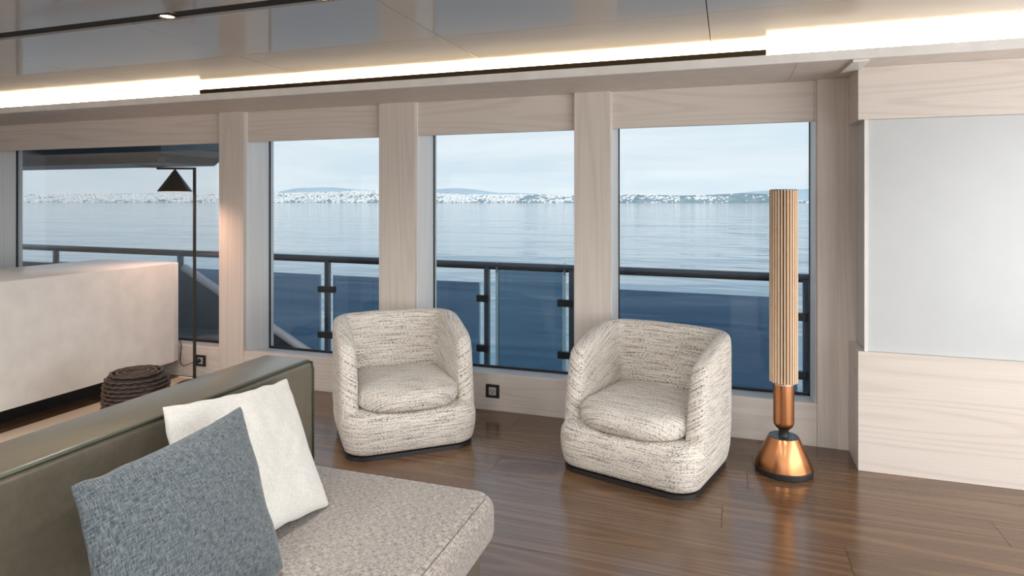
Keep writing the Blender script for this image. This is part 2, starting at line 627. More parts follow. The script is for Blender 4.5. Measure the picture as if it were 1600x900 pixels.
# the narrow upright board with a strong figure beside the last window
wbox('pilaster_board', 0.535, 0.70, YW - 0.004, YW + 0.01, 0.0, ZSOF, 'wood_v')
bays = [(-6.05, -3.525), (-3.307, -2.200), (-1.936, -0.878), (-0.663, 0.440)]
wbox('pillar', X0, -6.30, YW, YG + 0.06, 0.0, ZSOF, 'wood_v')
for a, b in bays:
    wbox('transom_panel', a + 0.001, b - 0.001, YW + 0.035, YW + 0.062, 1.731, ZSOF, 'wood_h')
    wbox('reveal_board', a + 0.0005, a + 0.006, YW + 0.030, YG + 0.05, 0.19, ZSOF, 'reveal', 0)  # thin facing that carries the daylight-lightened wood
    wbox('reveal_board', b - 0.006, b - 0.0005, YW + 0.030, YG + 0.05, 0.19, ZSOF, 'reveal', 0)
    wbox('sill_panel', a + 0.001, b - 0.001, YW + 0.003, YW + 0.03, 0.0, 0.228, 'wood_h')
    bm = bmesh.new()
    prism(bm, [(0.006, 0.228), (YG + 0.05 - YW, 0.186), (YG + 0.05 - YW, 0.08), (0.006, 0.08)], 'x', a + 0.001, b - 0.001)
    finish('window_sill', bm, 'sill', wall)

# windows: black frame bars and a pane each
for i, (a, b) in enumerate(bays):
    w = empty('window_%d' % (i + 1), ((a + b) / 2, YG, 0.186))
    tag(w, kind='structure')
    h = (b - a) / 2 - 0.006
    zb, zt = 0.0, 1.90 - 0.186
    fw = 0.006
    for (x0, x1, z0, z1) in ((-h, -h + fw, zb, zt), (h - fw, h, zb, zt), (-h, h, zb, zb + 0.022), (-h, h, zt - 0.012, zt)):
        box('frame_bar', x0, x1, -0.001, 0.013, z0, z1, 'frame_black', w)
    box('pane', -h + fw, h - fw, 0.002, 0.010, zb + 0.02, zt - 0.01, 'pane', w)

# ------------------------------------------------------------------ soffit, light cove, ceiling
sof = empty('trim_1', (0, YSOF, ZSOF))
tag(sof, kind='structure')
joints = [X0, -2.40, -1.245, 0.30, X1]
for a, b in zip(joints, joints[1:]):
    box('soffit_board', a + 0.0008, b - 0.0008, 0.0, YG + 0.06 - YSOF, 0.0, 0.020, 'soffit', sof)
box('fascia', X0, X1, -0.012, 0.0, 0.0, 0.044, 'fascia', sof, bevel=0.0015)
box('cove_shelf', X0, X1, 0.0, 0.20, 0.022, 0.040, 'fascia', sof)
box('bronze_strip', -3.225, 0.164, -0.010, 0.002, 0.0445, 0.071, 'bronze', sof)
box('cove_back', X0, X1, 0.20, 0.23, 0.020, ZC - ZSOF - 0.001, 'fascia', sof)
box('light_strip', X0, X1, 0.188, 0.1995, 0.050, 0.092, 'cove', sof)

ceil = box('ceiling', X0, X1, YB, YG + 0.06, ZC + 0.012, ZC + 0.10, 'gap')
tag(ceil, kind='structure')


def cbox(name, x0, x1, y0, y1, z0, z1, mat):
    o = box(name, x0, x1, y0, y1, z0, z1, mat, None, bevel=0.001)
    o.parent = ceil
    o.matrix_parent_inverse = Matrix.Translation(-ceil.location)
    return o


xs = [-7.18, -6.02, -4.86, -3.56, -2.403, -1.246, -0.084, 1.078, X1]
ys = [(2.056, 2.662), (2.662, 3.47)]
for a, b in zip(xs, xs[1:]):
    for c, d in ys:
        cbox('ceiling_panel', a + 0.002, b - 0.002, c + 0.0015, d - 0.0015, ZC, ZC + 0.012, 'ceiling')
    cbox('ceiling_panel', a + 0.002, b - 0.002, 0.9, 1.968, ZC, ZC + 0.012, 'ceiling')
    cbox('ceiling_panel', a + 0.002, b - 0.002, YB, 0.897, ZC, ZC + 0.012, 'ceiling')

# recessed spotlights: a row in the black slot, more added out of view as fill light
def spotlight(x, y, watts, label):
    s = empty('spotlight', (x, y, ZC - 0.002))
    tag(s, label, 'spotlight', 'recessed ceiling spotlights')
    bm = bmesh.new()
    lathe(bm, [(0.030, 0.0), (0.033, 0.0), (0.033, 0.012), (0.028, 0.012), (0.028, 0.002), (0.030, 0.0)], 24)
    finish('ring', bm, 'bronze', s, smooth=True)
    bm = bmesh.new()
    lathe(bm, [(0.0, 0.004), (0.026, 0.004), (0.026, 0.010), (0.0, 0.010)], 24)
    finish('lens', bm, 'spot', s)
    ld = bpy.data.lights.new('spot_beam', 'SPOT')
    ld.energy = watts
    ld.color = (1.0, 0.965, 0.925)
    ld.spot_size = math.radians(160)
    ld.spot_blend = 0.6
    ld.shadow_soft_size = 0.12
    lo = bpy.data.objects.new('spot_beam', ld)
    COL.objects.link(lo)
    lo.parent = s
    lo.location = (0, 0, -0.01)


spotlight(-2.16, 2.012, 14, 'small round warm spotlight in the ceiling slot, above the sofa back')
spotlight(-1.42, 2.012, 14, 'warm spotlight in the ceiling slot where it leaves the picture top')
for sx in (-4.2, -2.6, -1.0, 0.6):
    for sy in (1.1, -0.3, -1.6, -2.9):
        spotlight(sx, sy, 68, 'added fill spotlight in the unseen ceiling behind the camera')

# ------------------------------------------------------------------ right-hand bulkhead
rw = empty('wall_right', (0.588, 3.47, 0))
tag(rw, kind='structure')
box('lower_panel', 0, X1 - 0.588, 0, 0.5, 0, 0.576, 'wood_h', rw, bevel=0.002)
box('grey_panel', 0.036, X1 - 0.588, 0.022, 0.5, 0.576, 1.696, 'panel_grey', rw, bevel=0.002)
box('upper_panel', 0, X1 - 0.588, 0, 0.5, 1.696, ZSOF, 'wood_h', rw, bevel=0.002)
box('corner_bead', 0.030, 0.044, 0.014, 0.024, 0.576, 1.696, 'fascia', rw)
bm = bmesh.new()
prism(bm, [(-0.068, 0.065), (-0.055, -0.205), (0.012, -0.205), (0.012, 0.0), (0.0, 0.0)], 'z', ZSOF - 0.012, ZSOF - 0.001)
finish('soffit_corner', bm, 'fascia', rw)
box('door_header', X1 - 0.588, X1 - 0.488, YB - 3.47, 0.5, 1.92, ZC + 0.05, 'wood_h', rw)
box('door_jamb', X1 - 0.588, X1 - 0.488, -0.2, 0.5, 0, 1.92, 'wood_v', rw)
box('door_jamb', X1 - 0.588, X1 - 0.488, YB - 3.47, YB - 3.3, 0, 1.92, 'wood_v', rw)

# the rest of the shell, behind and beside the camera
lw = box('wall_left', X0 - 0.1, X0, YB, YG, 0.0, ZC + 0.05, 'wall')
tag(lw, kind='structure')
bw = empty('wall_back', (0, YB, 0))
tag(bw, kind='structure')
box('low_panel', X0, X1, -0.06, 0, 0, 0.228, 'wood_h', bw)
box('high_panel', X0, X1, -0.06, 0, 1.86, ZC + 0.05, 'wood_h', bw)
for a, b in ((X0, -5.2), (-3.5, -3.28), (-1.6, -1.38), (0.3, 0.52), (2.2, X1)):
    box('pillar', a, b, -0.06, 0, 0.228, 1.86, 'wood_v', bw)

# ------------------------------------------------------------------ outside: side deck, balustrade, bulwark, overhang
deck = box('side_deck', -9, 3.2, YG + 0.07, 5.25, -0.40, -0.28, 'deck')
tag(deck, kind='structure')
hull = box('hull_side', -9, 3.2, YG + 0.07, 5.20, -2.4, -0.40, 'hull_grey')
tag(hull, kind='structure')

YR = 4.75
def zr(x):  # the rail follows the sheer, a little lower to the right
    return 0.790 + (0.271 - x) * 0.0055


rail = empty('balustrade', (-1.5, YR, -0.28))
tag(rail, 'dark metal balustrade with tinted glass panels outside the windows', 'railing')
OX, OZ = -1.5, -0.28


def rbox(name, x0, x1, y0, y1, z0, z1, mat, parent=rail, bevel=0.0):
    return box(name, x0 - OX, x1 - OX, y0 - YR, y1 - YR, z0 - OZ, z1 - OZ, mat, parent, bevel=bevel)


bm = bmesh.new()
tube(bm, [(x - OX, 0, zr(x) - OZ) for x in (-8.5, -6, -4, -2.2, -0.5, 1.2, 3.0)], 0.0225, 14)
finish('handrail', bm, 'rail', rail, smooth=True)
bm = bmesh.new()
tube(bm, [(x - OX, 0, zr(x) - OZ - 0.026) for x in (-8.5, -4, -0.5, 3.0)], 0.012, 8)
finish('rail_channel', bm, 'clamp', rail, smooth=True)
posts = [-6.6, -4.95, -3.309, -1.825, -1.135, 0.49, 2.1]
for p in posts:
    rbox('post', p - 0.020, p + 0.020, YR - 0.012, YR + 0.030, -0.28, zr(p) - 0.01, 'rail', bevel=0.003)
spans = [(-6.54, -5.01), (-4.89, -3.375), (-3.243, -1.885), (-1.060, 0.435), (0.545, 2.04)]
for a, b in spans:
    bm = bmesh.new()
    za, zb2 = zr(a) - 0.146, zr(b) - 0.146
    prism(bm, [(a - OX, 0.02), (b - OX, 0.02), (b - OX, zb2 - OZ), (a - OX, za - OZ)], 'y', -0.006, 0.006)
    g = finish('glass_panel', bm, 'tint', rail)
    for e in (a, b):
        rbox('edge', e - 0.003, e + 0.003, YR - 0.0065, YR + 0.0065, -0.25, zr(e) - 0.147, 'glass_edge')
for p, sides in ((-3.309, (-1, 1)), (-1.825, (-1,)), (-1.135, (-1,)), (0.49, (-1, 1)), (-4.95, (-1, 1)), (-6.6, (1,))):
    for dz in (0.270, 0.665):
        x0 = p - 0.078 if -1 in sides else p - 0.02
        x1 = p + 0.084 if 1 in sides else p + 0.02
        if p == -1.135: x0 = p - 0.105
        zc = zr(p) - dz
        rbox('clamp', x0, x1, YR - 0.028, YR + 0.015, zc - 0.026, zc + 0.026, 'clamp', bevel=0.002)

gate = empty('glass_gate', (-1.45, YR, -0.25))
tag(gate, 'tall tinted glass gate panel between two balustrade posts', 'gate')
box('pane', -0.275, 0.245, -0.006, 0.006, 0, zr(-1.45) + 0.25 - 0.035, 'tint_gate', gate)
for x0, x1 in ((-0.298, -0.275), (0.245, 0.268)):
    box('edge_strip', x0, x1, -0.008, 0.008, 0, zr(-1.45) + 0.25 - 0.035, 'glass_edge', gate)
for x0 in (-0.30, 0.25):
    bm = bmesh.new()
    tube(bm, [(x0 + 0.012, -0.01, zr(-1.45) + 0.25 - 0.06), (x0 + 0.012, -0.01, zr(-1.45) + 0.25 + 0.034)], 0.006, 8)
    finish('hinge_pin', bm, 'steel', gate, smooth=True)

bul = empty('bulwark', (-5.4, 4.62, -0.28))
tag(bul, 'dark navy bulwark plate sloping down before the balustrade', 'bulwark')
bm = bmesh.new()
prism(bm, [(-3.0, 0.0), (2.46, 0.0), (1.95, 0.285), (0.65, 0.938), (0.50, 0.955), (-3.0, 0.965)], 'y', 0.0, 0.08)
finish('plate', bm, 'bulwark', bul)
bm = bmesh.new()
tube(bm, [(0.62, 0.02, 0.968), (0.667, 0.02, 0.948), (1.933, 0.02, 0.312), (2.45, 0.02, 0.052)], 0.036, 14)
finish('cap_tube', bm, 'cap_white', bul, smooth=True)

ovh = empty('deck_overhang', (-5.8, 4.9, 1.64))
tag(ovh, 'dark underside of an upper deck wing above the leftmost window', 'overhang')
bm = bmesh.new()
prism(bm, [(-2.0, 0.0), (1.12, 0.0), (1.22, 0.07), (1.22, 0.60), (-2.0, 0.60)], 'y', -0.70, 0.0)
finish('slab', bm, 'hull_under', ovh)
box('beam', -2.0, 1.18, -0.70, -0.62, -0.012, 0.06, 'frame_black', ovh)
box('bracket', 0.70, 0.73, -0.50, -0.20, -0.012, 0.001, 'frame_black', ovh)
box('side_column', 0.36, 0.50, -0.14, -0.02, -0.006, 0.10, 'hull_grey', ovh)

# ------------------------------------------------------------------ sea and far shore
bm = bmesh.new()
vs = [bm.verts.new(p) for p in ((-9000, -3000, 0), (9000, -3000, 0), (9000, 9000, 0), (-9000, 9000, 0))]
bm.faces.new(vs)
sea = finish('sea', bm, 'sea', None, (0, 0, -4.2), fix=False)
tag(sea, 'calm pale blue sea stretching to the far shore', 'sea', kind='structure')

D_SHORE = 2600.0
RIDGE = [(-5200, 46), (-4064, 52), (-2868, 46), (-2100, 52), (-1779, 62), (-1450, 46), (-1120, 36), (-880, 37), (-640, 34), (-400, 36), (-150, 33),
         (46, 40), (140, 36), (240, 20), (330, 8), (500, 14), (940, 22), (1600, 30)]


def ridge(x):
    for (a, ha), (b, hb) in zip(RIDGE, RIDGE[1:]):
        if a <= x <= b:
            t = (x - a) / (b - a)
            t = t * t * (3 - 2 * t)
            return ha + (hb - ha) * t
    return RIDGE[-1][1]


def hz(x, k):  # hillside height; k 0 at the shore .. 1 at the ridge
    v = noise.noise(Vector((x * 0.006, k * 2.0, 3.1)))
    return (ridge(x) + v * 5 * k) * (k ** 0.85)


def sx_of(x):  # the shore keeps roughly one bearing distance
    return D_SHORE + 25 * noise.noise(Vector((x * 0.003, 0.5, 0)))


bm = bmesh.new()
cols = []
for i in range(230):
    x = -5200 + 6800 * i / 229
    col = []
    for j in range(8):
        k = j / 6.0
        z = hz(x, min(k, 1)) if j < 7 else ridge(x) * 0.4
        col.append(bm.verts.new((x, sx_of(x) + 330 * k, z)))
    cols.append(col)
for a, b in zip(cols, cols[1:]):
    for j in range(7):
        bm.faces.new((a[j], b[j], b[j + 1], a[j + 1]))
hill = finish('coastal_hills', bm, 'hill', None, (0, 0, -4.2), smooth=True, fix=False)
tag(hill, 'low hazy green hills along the far shore', 'hill', kind='structure')
bm = bmesh.new()
cols = []
FAR = [(-6200, 60), (-3000, 80), (-2420, 60), (-2200, 64), (-1960, 118), (-1800, 122), (-1600, 100), (-1480, 84), (-1380, 84), (-1150, 108), (-900, 70),
       (-500, 30), (-100, 45), (150, 78), (420, 95), (700, 110), (1100, 80), (2600, 60)]
for i in range(200):
    x = -6200 + 8800 * i / 199
    for (a, ha), (b, hb) in zip(FAR, FAR[1:]):
        if a <= x <= b:
            t = (x - a) / (b - a)
            h = ha + (hb - ha) * t * t * (3 - 2 * t)
    h += 4 * noise.noise(Vector((x * 0.01, 9, 0)))
    cols.append([bm.verts.new((x * 1.73, 4200, -1)), bm.verts.new((x * 1.73, 4500, h)), bm.verts.new((x * 1.73, 5000, -1))])
for a, b in zip(cols, cols[1:]):
    for j in range(2):
        bm.faces.new((a[j], b[j], b[j + 1], a[j + 1]))
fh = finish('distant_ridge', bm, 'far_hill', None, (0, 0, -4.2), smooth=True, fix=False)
tag(fh, 'faint blue ridge far behind the coastal town', 'hill', kind='structure')

bm = bmesh.new()
n_h = 0
rng = random.Random(11)
while n_h < 9500:
    x = rng.uniform(-5100, 1200)
    dens = 1.0 if x < -1350 else (0.75 if x < -650 else (0.28 if x < -50 else 0.10))
    if 300 < x: dens = 0.05
    if rng.random() > dens: continue
    k = rng.random() ** 0.9
    cl = noise.noise(Vector((x * 0.010, k * 3, 8)))
    if cl < -0.18 and rng.random() < 0.75: continue
    if x > -900 and cl < 0.02 and rng.random() < 0.7: continue
    n_h += 1
    w, d, h = rng.uniform(4, 10), rng.uniform(5, 8), rng.uniform(2.5, 6.0)
    z = hz(x, k)
    y = sx_of(x) + 330 * k
    bx(bm, x - w / 2, x + w / 2, y - d / 2, y + d / 2, z - 3, z + h)
town = finish('white_houses', bm, 'house', None, (0, 0, -4.2), fix=False)
tag(town, 'tiny white houses of a town crowding the far shore', 'houses', kind='stuff')

# ------------------------------------------------------------------ barrel armchairs
def rrect(hw, y0, y1, rf, rb, n=9):
    """closed outline, counter-clockwise from the front right corner, with a normal for every point"""
    out = []
    for cx, cy, r, a0 in ((hw - rf, y0 + rf, rf, -PI / 2), (hw - rb, y1 - rb, rb, 0), (-hw + rb, y1 - rb, rb, PI / 2), (-hw + rf, y0 + rf, rf, PI)):
        for i in range(n + 1):
            a = a0 + (PI / 2) * i / n
            out.append((cx + r * math.cos(a), cy + r * math.sin(a), math.cos(a), math.sin(a)))
    # fill the straight runs
    res = []
    m = len(out)
    for i in range(m):
        p, q = out[i], out[(i + 1) % m]
        res.append(p)
        dist = math.hypot(q[0] - p[0], q[1] - p[1])
        if dist > 0.08:
            k = int(dist / 0.06)
            for j in range(1, k + 1):
                t = j / (k + 1)
                res.append((p[0] + (q[0] - p[0]) * t, p[1] + (q[1] - p[1]) * t, p[2], p[3]))
    return res


def ring_body(bm, outline, levels, top_rings, uv, flat_v=False):
    """stack of inset outlines; levels = [(inset, z)], top_rings = [(scale, z)] closing the top"""
    cx = sum(p[0] for p in outline) / len(outline)
    cy = sum(p[1] for p in outline) / len(outline)
    arc = [0.0]
    for a, b in zip(outline, outline[1:] + outline[:1]):
        arc.append(arc[-1] + math.hypot(b[0] - a[0], b[1] - a[1]))
    n = len(outline)
    rings, coords = [], []
    for ins, z in levels:
        rings.append([bm.verts.new((x - nx * ins, y - ny * ins, z)) for x, y, nx, ny in outline])
    base = rings[-1]
    for s, z in top_rings:
        rings.append([bm.verts.new((cx + (v.co.x - cx) * s, cy + (v.co.y - cy) * s, z)) for v in base])
    for ri, (a, b) in enumerate(zip(rings, rings[1:])):
        for k in range(n):
            k2 = (k + 1) % n
            f = bm.faces.new((a[k], a[k2], b[k2], b[k]))
            top = ri >= len(levels) - 1
            for lp, kk in zip(f.loops, (k, k + 1, k + 1, k)):
                c = lp.vert.co
                if flat_v:
                    lp[uv].uv = (c.x, c.y * 0.9 + c.z)
                elif top:
                    lp[uv].uv = (c.x, c.y + 2)
                else:
                    lp[uv].uv = (arc[kk], c.z)
    f = bm.faces.new(rings[-1])
    for lp in f.loops:
        lp[uv].uv = (lp.vert.co.x, lp.vert.co.y * (0.9 if flat_v else 1) + (lp.vert.co.z if flat_v else 2))
    f = bm.faces.new(rings[0][::-1])
    for lp in f.loops:
        lp[uv].uv = (lp.vert.co.x, lp.vert.co.y)


CH_W, CH_D = 0.358, 0.345


def interp(tab, x):
    if x <= tab[0][0]: return tab[0][1]
    for (a, va), (b, vb) in zip(tab, tab[1:]):
        if x <= b:
            t = (x - a) / (b - a)
            return va + (vb - va) * t
    return tab[-1][1]


def make_chair(loc, rz, label):
    t = empty('barrel_armchair', loc, rz)
    tag(t, label, 'armchair', 'barrel armchairs by the windows')
    # plinth
    bm = bmesh.new()
    uv = bm.loops.layers.uv.new('UVMap')
    ring_body(bm, rrect(CH_W - 0.022, -CH_D + 0.022, CH_D - 0.022, 0.11, 0.18, 7), [(0.0, 0.0), (0, 0.021)], [(0.5, 0.021)], uv)
    autosmooth(finish('plinth', bm, 'plinth', t))
    # lower body with rolled top edge
    bm = bmesh.new()
    uv = bm.loops.layers.uv.new('UVMap')
    ring_body(bm, rrect(CH_W, -CH_D, CH_D, 0.13, 0.20), [(0.034, 0.020), (0.020, 0.027), (0.007, 0.075), (0.0, 0.12), (0.0, 0.165), (0.006, 0.195), (0.022, 0.216), (0.05, 0.225)],
              [(0.7, 0.228), (0.3, 0.229)], uv)
    finish('seat_base', bm, 'chair', t, smooth=True, subsurf=1)
    # wrap-around shell: arms and back in one
    T = 0.092
    R = 0.195
    W, YBK = CH_W + 0.003, CH_D + 0.003
    FRONT = [(0.13, -0.232), (0.22, -0.225), (0.30, -0.212), (0.40, -0.196), (0.50, -0.175), (0.56, -0.15), (0.65, -0.09)]
    TOPH = [(0.0, 0.560), (0.12, 0.577), (0.3, 0.597), (0.6, 0.625), (1.0, 0.645)]
    Z0 = 0.12
    NS, NA, NB = 6, 7, 5
    pts = []   # (side, kind, params)
    for i in range(NS): pts.append(('L', i / NS))
    for i in range(NA + 1): pts.append(('CL', i / NA))
    for i in range(1, NB): pts.append(('B', i / NB))
    for i in range(NA + 1): pts.append(('CR', i / NA))
    for i in range(NS - 1, -1, -1): pts.append(('R', i / NS))

    def at(pt, off, z):
        kind, s = pt
        w, r = W - off, max(R - 1.72 * off, 0.03)
        ye = YBK - off - r
        if kind in 'LR':
            yf = interp(FRONT, z)
            y = yf + (ye - yf) * s
            return ((-w if kind == 'L' else w), y)
        if kind == 'CL':
            a = PI - s * PI / 2
            return (-(w - r) + r * math.cos(a), ye + r * math.sin(a))
        if kind == 'CR':
            a = PI / 2 - s * PI / 2
            return ((w - r) + r * math.cos(a), ye + r * math.sin(a))
        return (-(w - r) + 2 * (w - r) * s, YBK - off)
    bm = bmesh.new()
    uv = bm.loops.layers.uv.new('UVMap')
    NK = 6
    loops, uvs = [], []
    arc, prev = 0.0, None
    for pt in pts:
        h = interp(TOPH, pt[1]) if pt[0] in 'LR' else TOPH[-1][1] + (0.004 if pt[0] == 'B' else 0)
        lp, lu = [], []
        q = at(pt, T / 2, 0.4)
        if prev: arc += math.hypot(q[0] - prev[0], q[1] - prev[1])
        prev = q
        for k in range(NK + 1):
            z = Z0 + (h - 0.022 - Z0) * k / NK
            x, y = at(pt, 0.004 * (k == 0), z)
            lp.append((x, y, z)); lu.append((arc, z))
        x, y = at(pt, 0.018, h); lp.append((x, y, h - 0.003)); lu.append((arc, h + 0.01))
        x, y = at(pt, T * 0.5, h); lp.append((x, y, h)); lu.append((arc, h + 0.04))
        x, y = at(pt, T - 0.018, h); lp.append((x, y, h - 0.003)); lu.append((arc, h + 0.07))
        for k in range(NK, -1, -1):
            z = Z0 + (h - 0.022 - Z0) * k / NK
            x, y = at(pt, T + 0.012 * (1 - k / NK), z)
            lp.append((x, y, z)); lu.append((arc, h + 0.08 + (h - z)))
        loops.append([bm.verts.new(p) for p in lp])
        uvs.append(lu)
    m = len(loops[0])

    def face(vs, us):
        f = bm.faces.new(vs)
        for l_, u_ in zip(f.loops, us): l_[uv].uv = u_
    for (a, ua), (b, ub) in zip(zip(loops, uvs), list(zip(loops, uvs))[1:]):
        for k in range(m - 1):
            face((a[k], b[k], b[k + 1], a[k + 1]), (ua[k], ub[k], ub[k + 1], ua[k + 1]))
        face((a[m - 1], b[m - 1], b[0], a[0]), (ua[m - 1], ub[m - 1], ub[0], ua[0]))
    # rounded arm fronts: a column of middle points pushed forward
    for lp, lu, sgn in ((loops[0], uvs[0], -1), (loops[-1], uvs[-1], 1)):
        top = lp[NK + 2]
        mids = []
        for k in range(NK + 1):
            o_, i_ = lp[k].co, lp[m - 1 - k].co
            c = (o_ + i_) / 2
            mids.append(bm.verts.new((c.x, c.y - 0.020, c.z)))
        for k in range(NK):
            z0_, z1_ = lp[k].co.z, lp[k + 1].co.z
            face((lp[k], mids[k], mids[k + 1], lp[k + 1]), ((0, z0_), (0.04, z0_ + .03), (0.04, z1_ + .03), (0, z1_)))
            face((mids[k], lp[m - 1 - k], lp[m - 2 - k], mids[k + 1]), ((0.04, z0_ + .03), (0.08, z0_ + .06), (0.08, z1_ + .06), (0.04, z1_ + .03)))
        z1_ = lp[NK].co.z
        face((lp[NK], mids[NK], top, lp[NK + 1]), ((0, z1_), (0.04, z1_ + .03), (0.04, z1_ + .06), (0, z1_ + .03)))
        face((mids[NK], lp[m - 1 - NK], lp[NK + 3], top), ((0.04, z1_ + .03), (0.08, z1_ + .06), (0.08, z1_ + .09), (0.04, z1_ + .06)))
        face((lp[0], lp[m - 1], mids[0]), ((0, 0), (0.08, 0), (0.04, 0)))
    sh = finish('back_shell', bm, 'chair', t, smooth=True, subsurf=2)
    # welt seam around the outer rim of the arms
    for sgn in (-1, 1):
        bm = bmesh.new()
        kind = 'L' if sgn < 0 else 'R'
        pp = []
        for z in (0.20, 0.27, 0.34, 0.42, 0.49, 0.53):
            x, y = at((kind, 0.0), 0.009, z)
            pp.append((x, y + 0.012, z))
        for s in (0.12, 0.3, 0.5, 0.75, 0.98):
            h = interp(TOPH, s)
            x, y = at((kind, s), 0.008, h)
            pp.append((x, y, h - 0.018))
        tube(bm, pp, 0.0035, 6)
        uv = bm.loops.layers.uv.new('UVMap')
        finish('welt', bm, 'chair', sh, smooth=True)
    # loose seat cushion
    bm = bmesh.new()
    uv = bm.loops.layers.uv.new('UVMap')
    ol = rrect(0.270, -0.335, 0.262, 0.195, 0.12, 8)
    # bow the front edge and widen it past the arms
    ol = [(x * (1 + 0.06 * max(0, min(1, (-y - 0.1) / 0.2))), y - 0.018 * max(0, 1 - (x / 0.25) ** 2) * (1 if y < -0.2 else 0), nx, ny) for x, y, nx, ny in ol]
    ring_body(bm, ol, [(0.05, 0.224), (0.018, 0.230), (0.002, 0.250), (0.0, 0.276), (0.003, 0.300), (0.018, 0.321), (0.050, 0.333)],
              [(0.8, 0.340), (0.5, 0.345), (0.2, 0.346)], uv, flat_v=True)
    cu = finish('seat_cushion', bm, 'chair', t, smooth=True, subsurf=1)
    return t


make_chair((-1.737, 3.197, 0), math.radians(40), 'cream flecked barrel armchair nearer the sofa, in front of the middle pillar')
make_chair((-0.386, 3.245, 0), math.radians(-16.1), 'cream flecked barrel armchair on the right, beside the copper loudspeaker')

# ------------------------------------------------------------------ loudspeaker with oak slats
sp = empty('floor_loudspeaker', (0.247, 3.352, 0), math.radians(20))
tag(sp, 'tall column loudspeaker with oak slats on a copper cone base', 'loudspeaker')
bm = bmesh.new()
lathe(bm, [(0, 0), (0.126, 0), (0.131, 0.004), (0.131, 0.024), (0.128, 0.028), (0, 0.028)], 64)
autosmooth(finish('foot_ring', bm, 'speaker_black', sp))
bm = bmesh.new()
lathe(bm, [(0, 0.028), (0.130, 0.028), (0.1305, 0.032), (0.071, 0.166), (0.069, 0.169), (0.0, 0.169)], 72)
cone = autosmooth(finish('cone_base', bm, 'copper', sp))
bm = bmesh.new()
lathe(bm, [(0, 0.1692), (0.066, 0.1692), (0.066, 0.1712), (0.0, 0.1712)], 48)
autosmooth(finish('top_plate', bm, 'speaker_top', sp))
bm = bmesh.new()
lathe(bm, [(0.026, 0.170), (0.022, 0.180), (0.022, 0.195), (0.03, 0.215)], 32)
autosmooth(finish('neck', bm, 'speaker_black', sp))
bm = bmesh.new()
pr_ = [(0.0, 0.198)]
for i in range(1, 9):
    a = PI / 2 * i / 8
    pr_.append((0.0475 * math.sin(a), 0.198 + 0.042 * (1 - math.cos(a))))
pr_ += [(0.0475, 0.44), (0.0, 0.44)]
lathe(bm, pr_, 56)
tub = autosmooth(finish('copper_tube', bm, 'copper', sp))
bm = bmesh.new()
lathe(bm, [(0.0479, 0.420), (0.0482, 0.421), (0.0482, 0.423), (0.0479, 0.424)], 56)
finish('trim_line', bm, 'steel', tub, smooth=True)
bm = bmesh.new()
lathe(bm, [(0, 0.436), (0.050, 0.436), (0.050, 1.350), (0, 1.350)], 48)
autosmooth(finish('core', bm, 'speaker_core', sp))
bm = bmesh.new()
prism(bm, [(-0.0036, 0.046), (0.0036, 0.046), (0.0036, 0.0625), (0.0026, 0.0645), (-0.0026, 0.0645), (-0.0036, 0.0625)], 'z', 0.432, 1.356)
bmesh.ops.recalc_face_normals(bm, faces=bm.faces)
slat_me = bpy.data.meshes.new('slat')
bm.to_mesh(slat_me)
bm.free()
slat_me.materials.append(M['slat'])
NSL = 28
for k in range(NSL):
    o = link('slat', slat_me, None, sp)
    o.rotation_euler = (0, 0, 2 * PI * (k + 0.5) / NSL)
bm = bmesh.new()
lathe(bm, [(0, 1.350), (0.0615, 1.350), (0.0615, 1.3575), (0.058, 1.359), (0, 1.359)], 48)
autosmooth(finish('cap', bm, 'speaker_top', sp))

# ------------------------------------------------------------------ sofa
so = empty('sofa', (-1.2, 0.8, 0))
tag(so, 'low olive leather sofa with a taupe woven seat cushion', 'sofa')


def sbox(name, x0, x1, y0, y1, z0, z1, mat, bevel, seg=4, parent=so, cuts=0):
    bm = bmesh.new()
    bx(bm, x0 + 1.2, x1 + 1.2, y0 - 0.8, y1 - 0.8, z0, z1)
    return finish(name, bm, mat, parent, bevel=bevel, seg=seg)


SY0 = -0.55
sbox('base', -1.60, -0.705, SY0, 1.785, 0.045, 0.285, 'leather', 0.012)
for x in (-1.52, -0.80):
    for y in (SY0 + 0.12, 1.62):
        sbox('leg', x - 0.03, x + 0.03, y - 0.03, y + 0.03, 0.0, 0.045, 'plinth', 0.003)
bk = sbox('backrest', -1.622, -1.408, SY0, 1.945, 0.045, 0.740, 'leather', 0.022, 4)
bm = bmesh.new()
zt, xi, ye = 0.7405 - 0.004, -1.4075 + 1.2 - 0.003, 1.945 - 0.8 - 0.004
tube(bm, [(xi, SY0 - 0.8, zt), (xi, ye - 0.03, zt), (xi, ye - 0.008, zt - 0.008), (xi, ye, zt - 0.035), (xi, ye, 0.06)], 0.0042, 8)
finish('piping', bm, 'piping', bk, smooth=True)


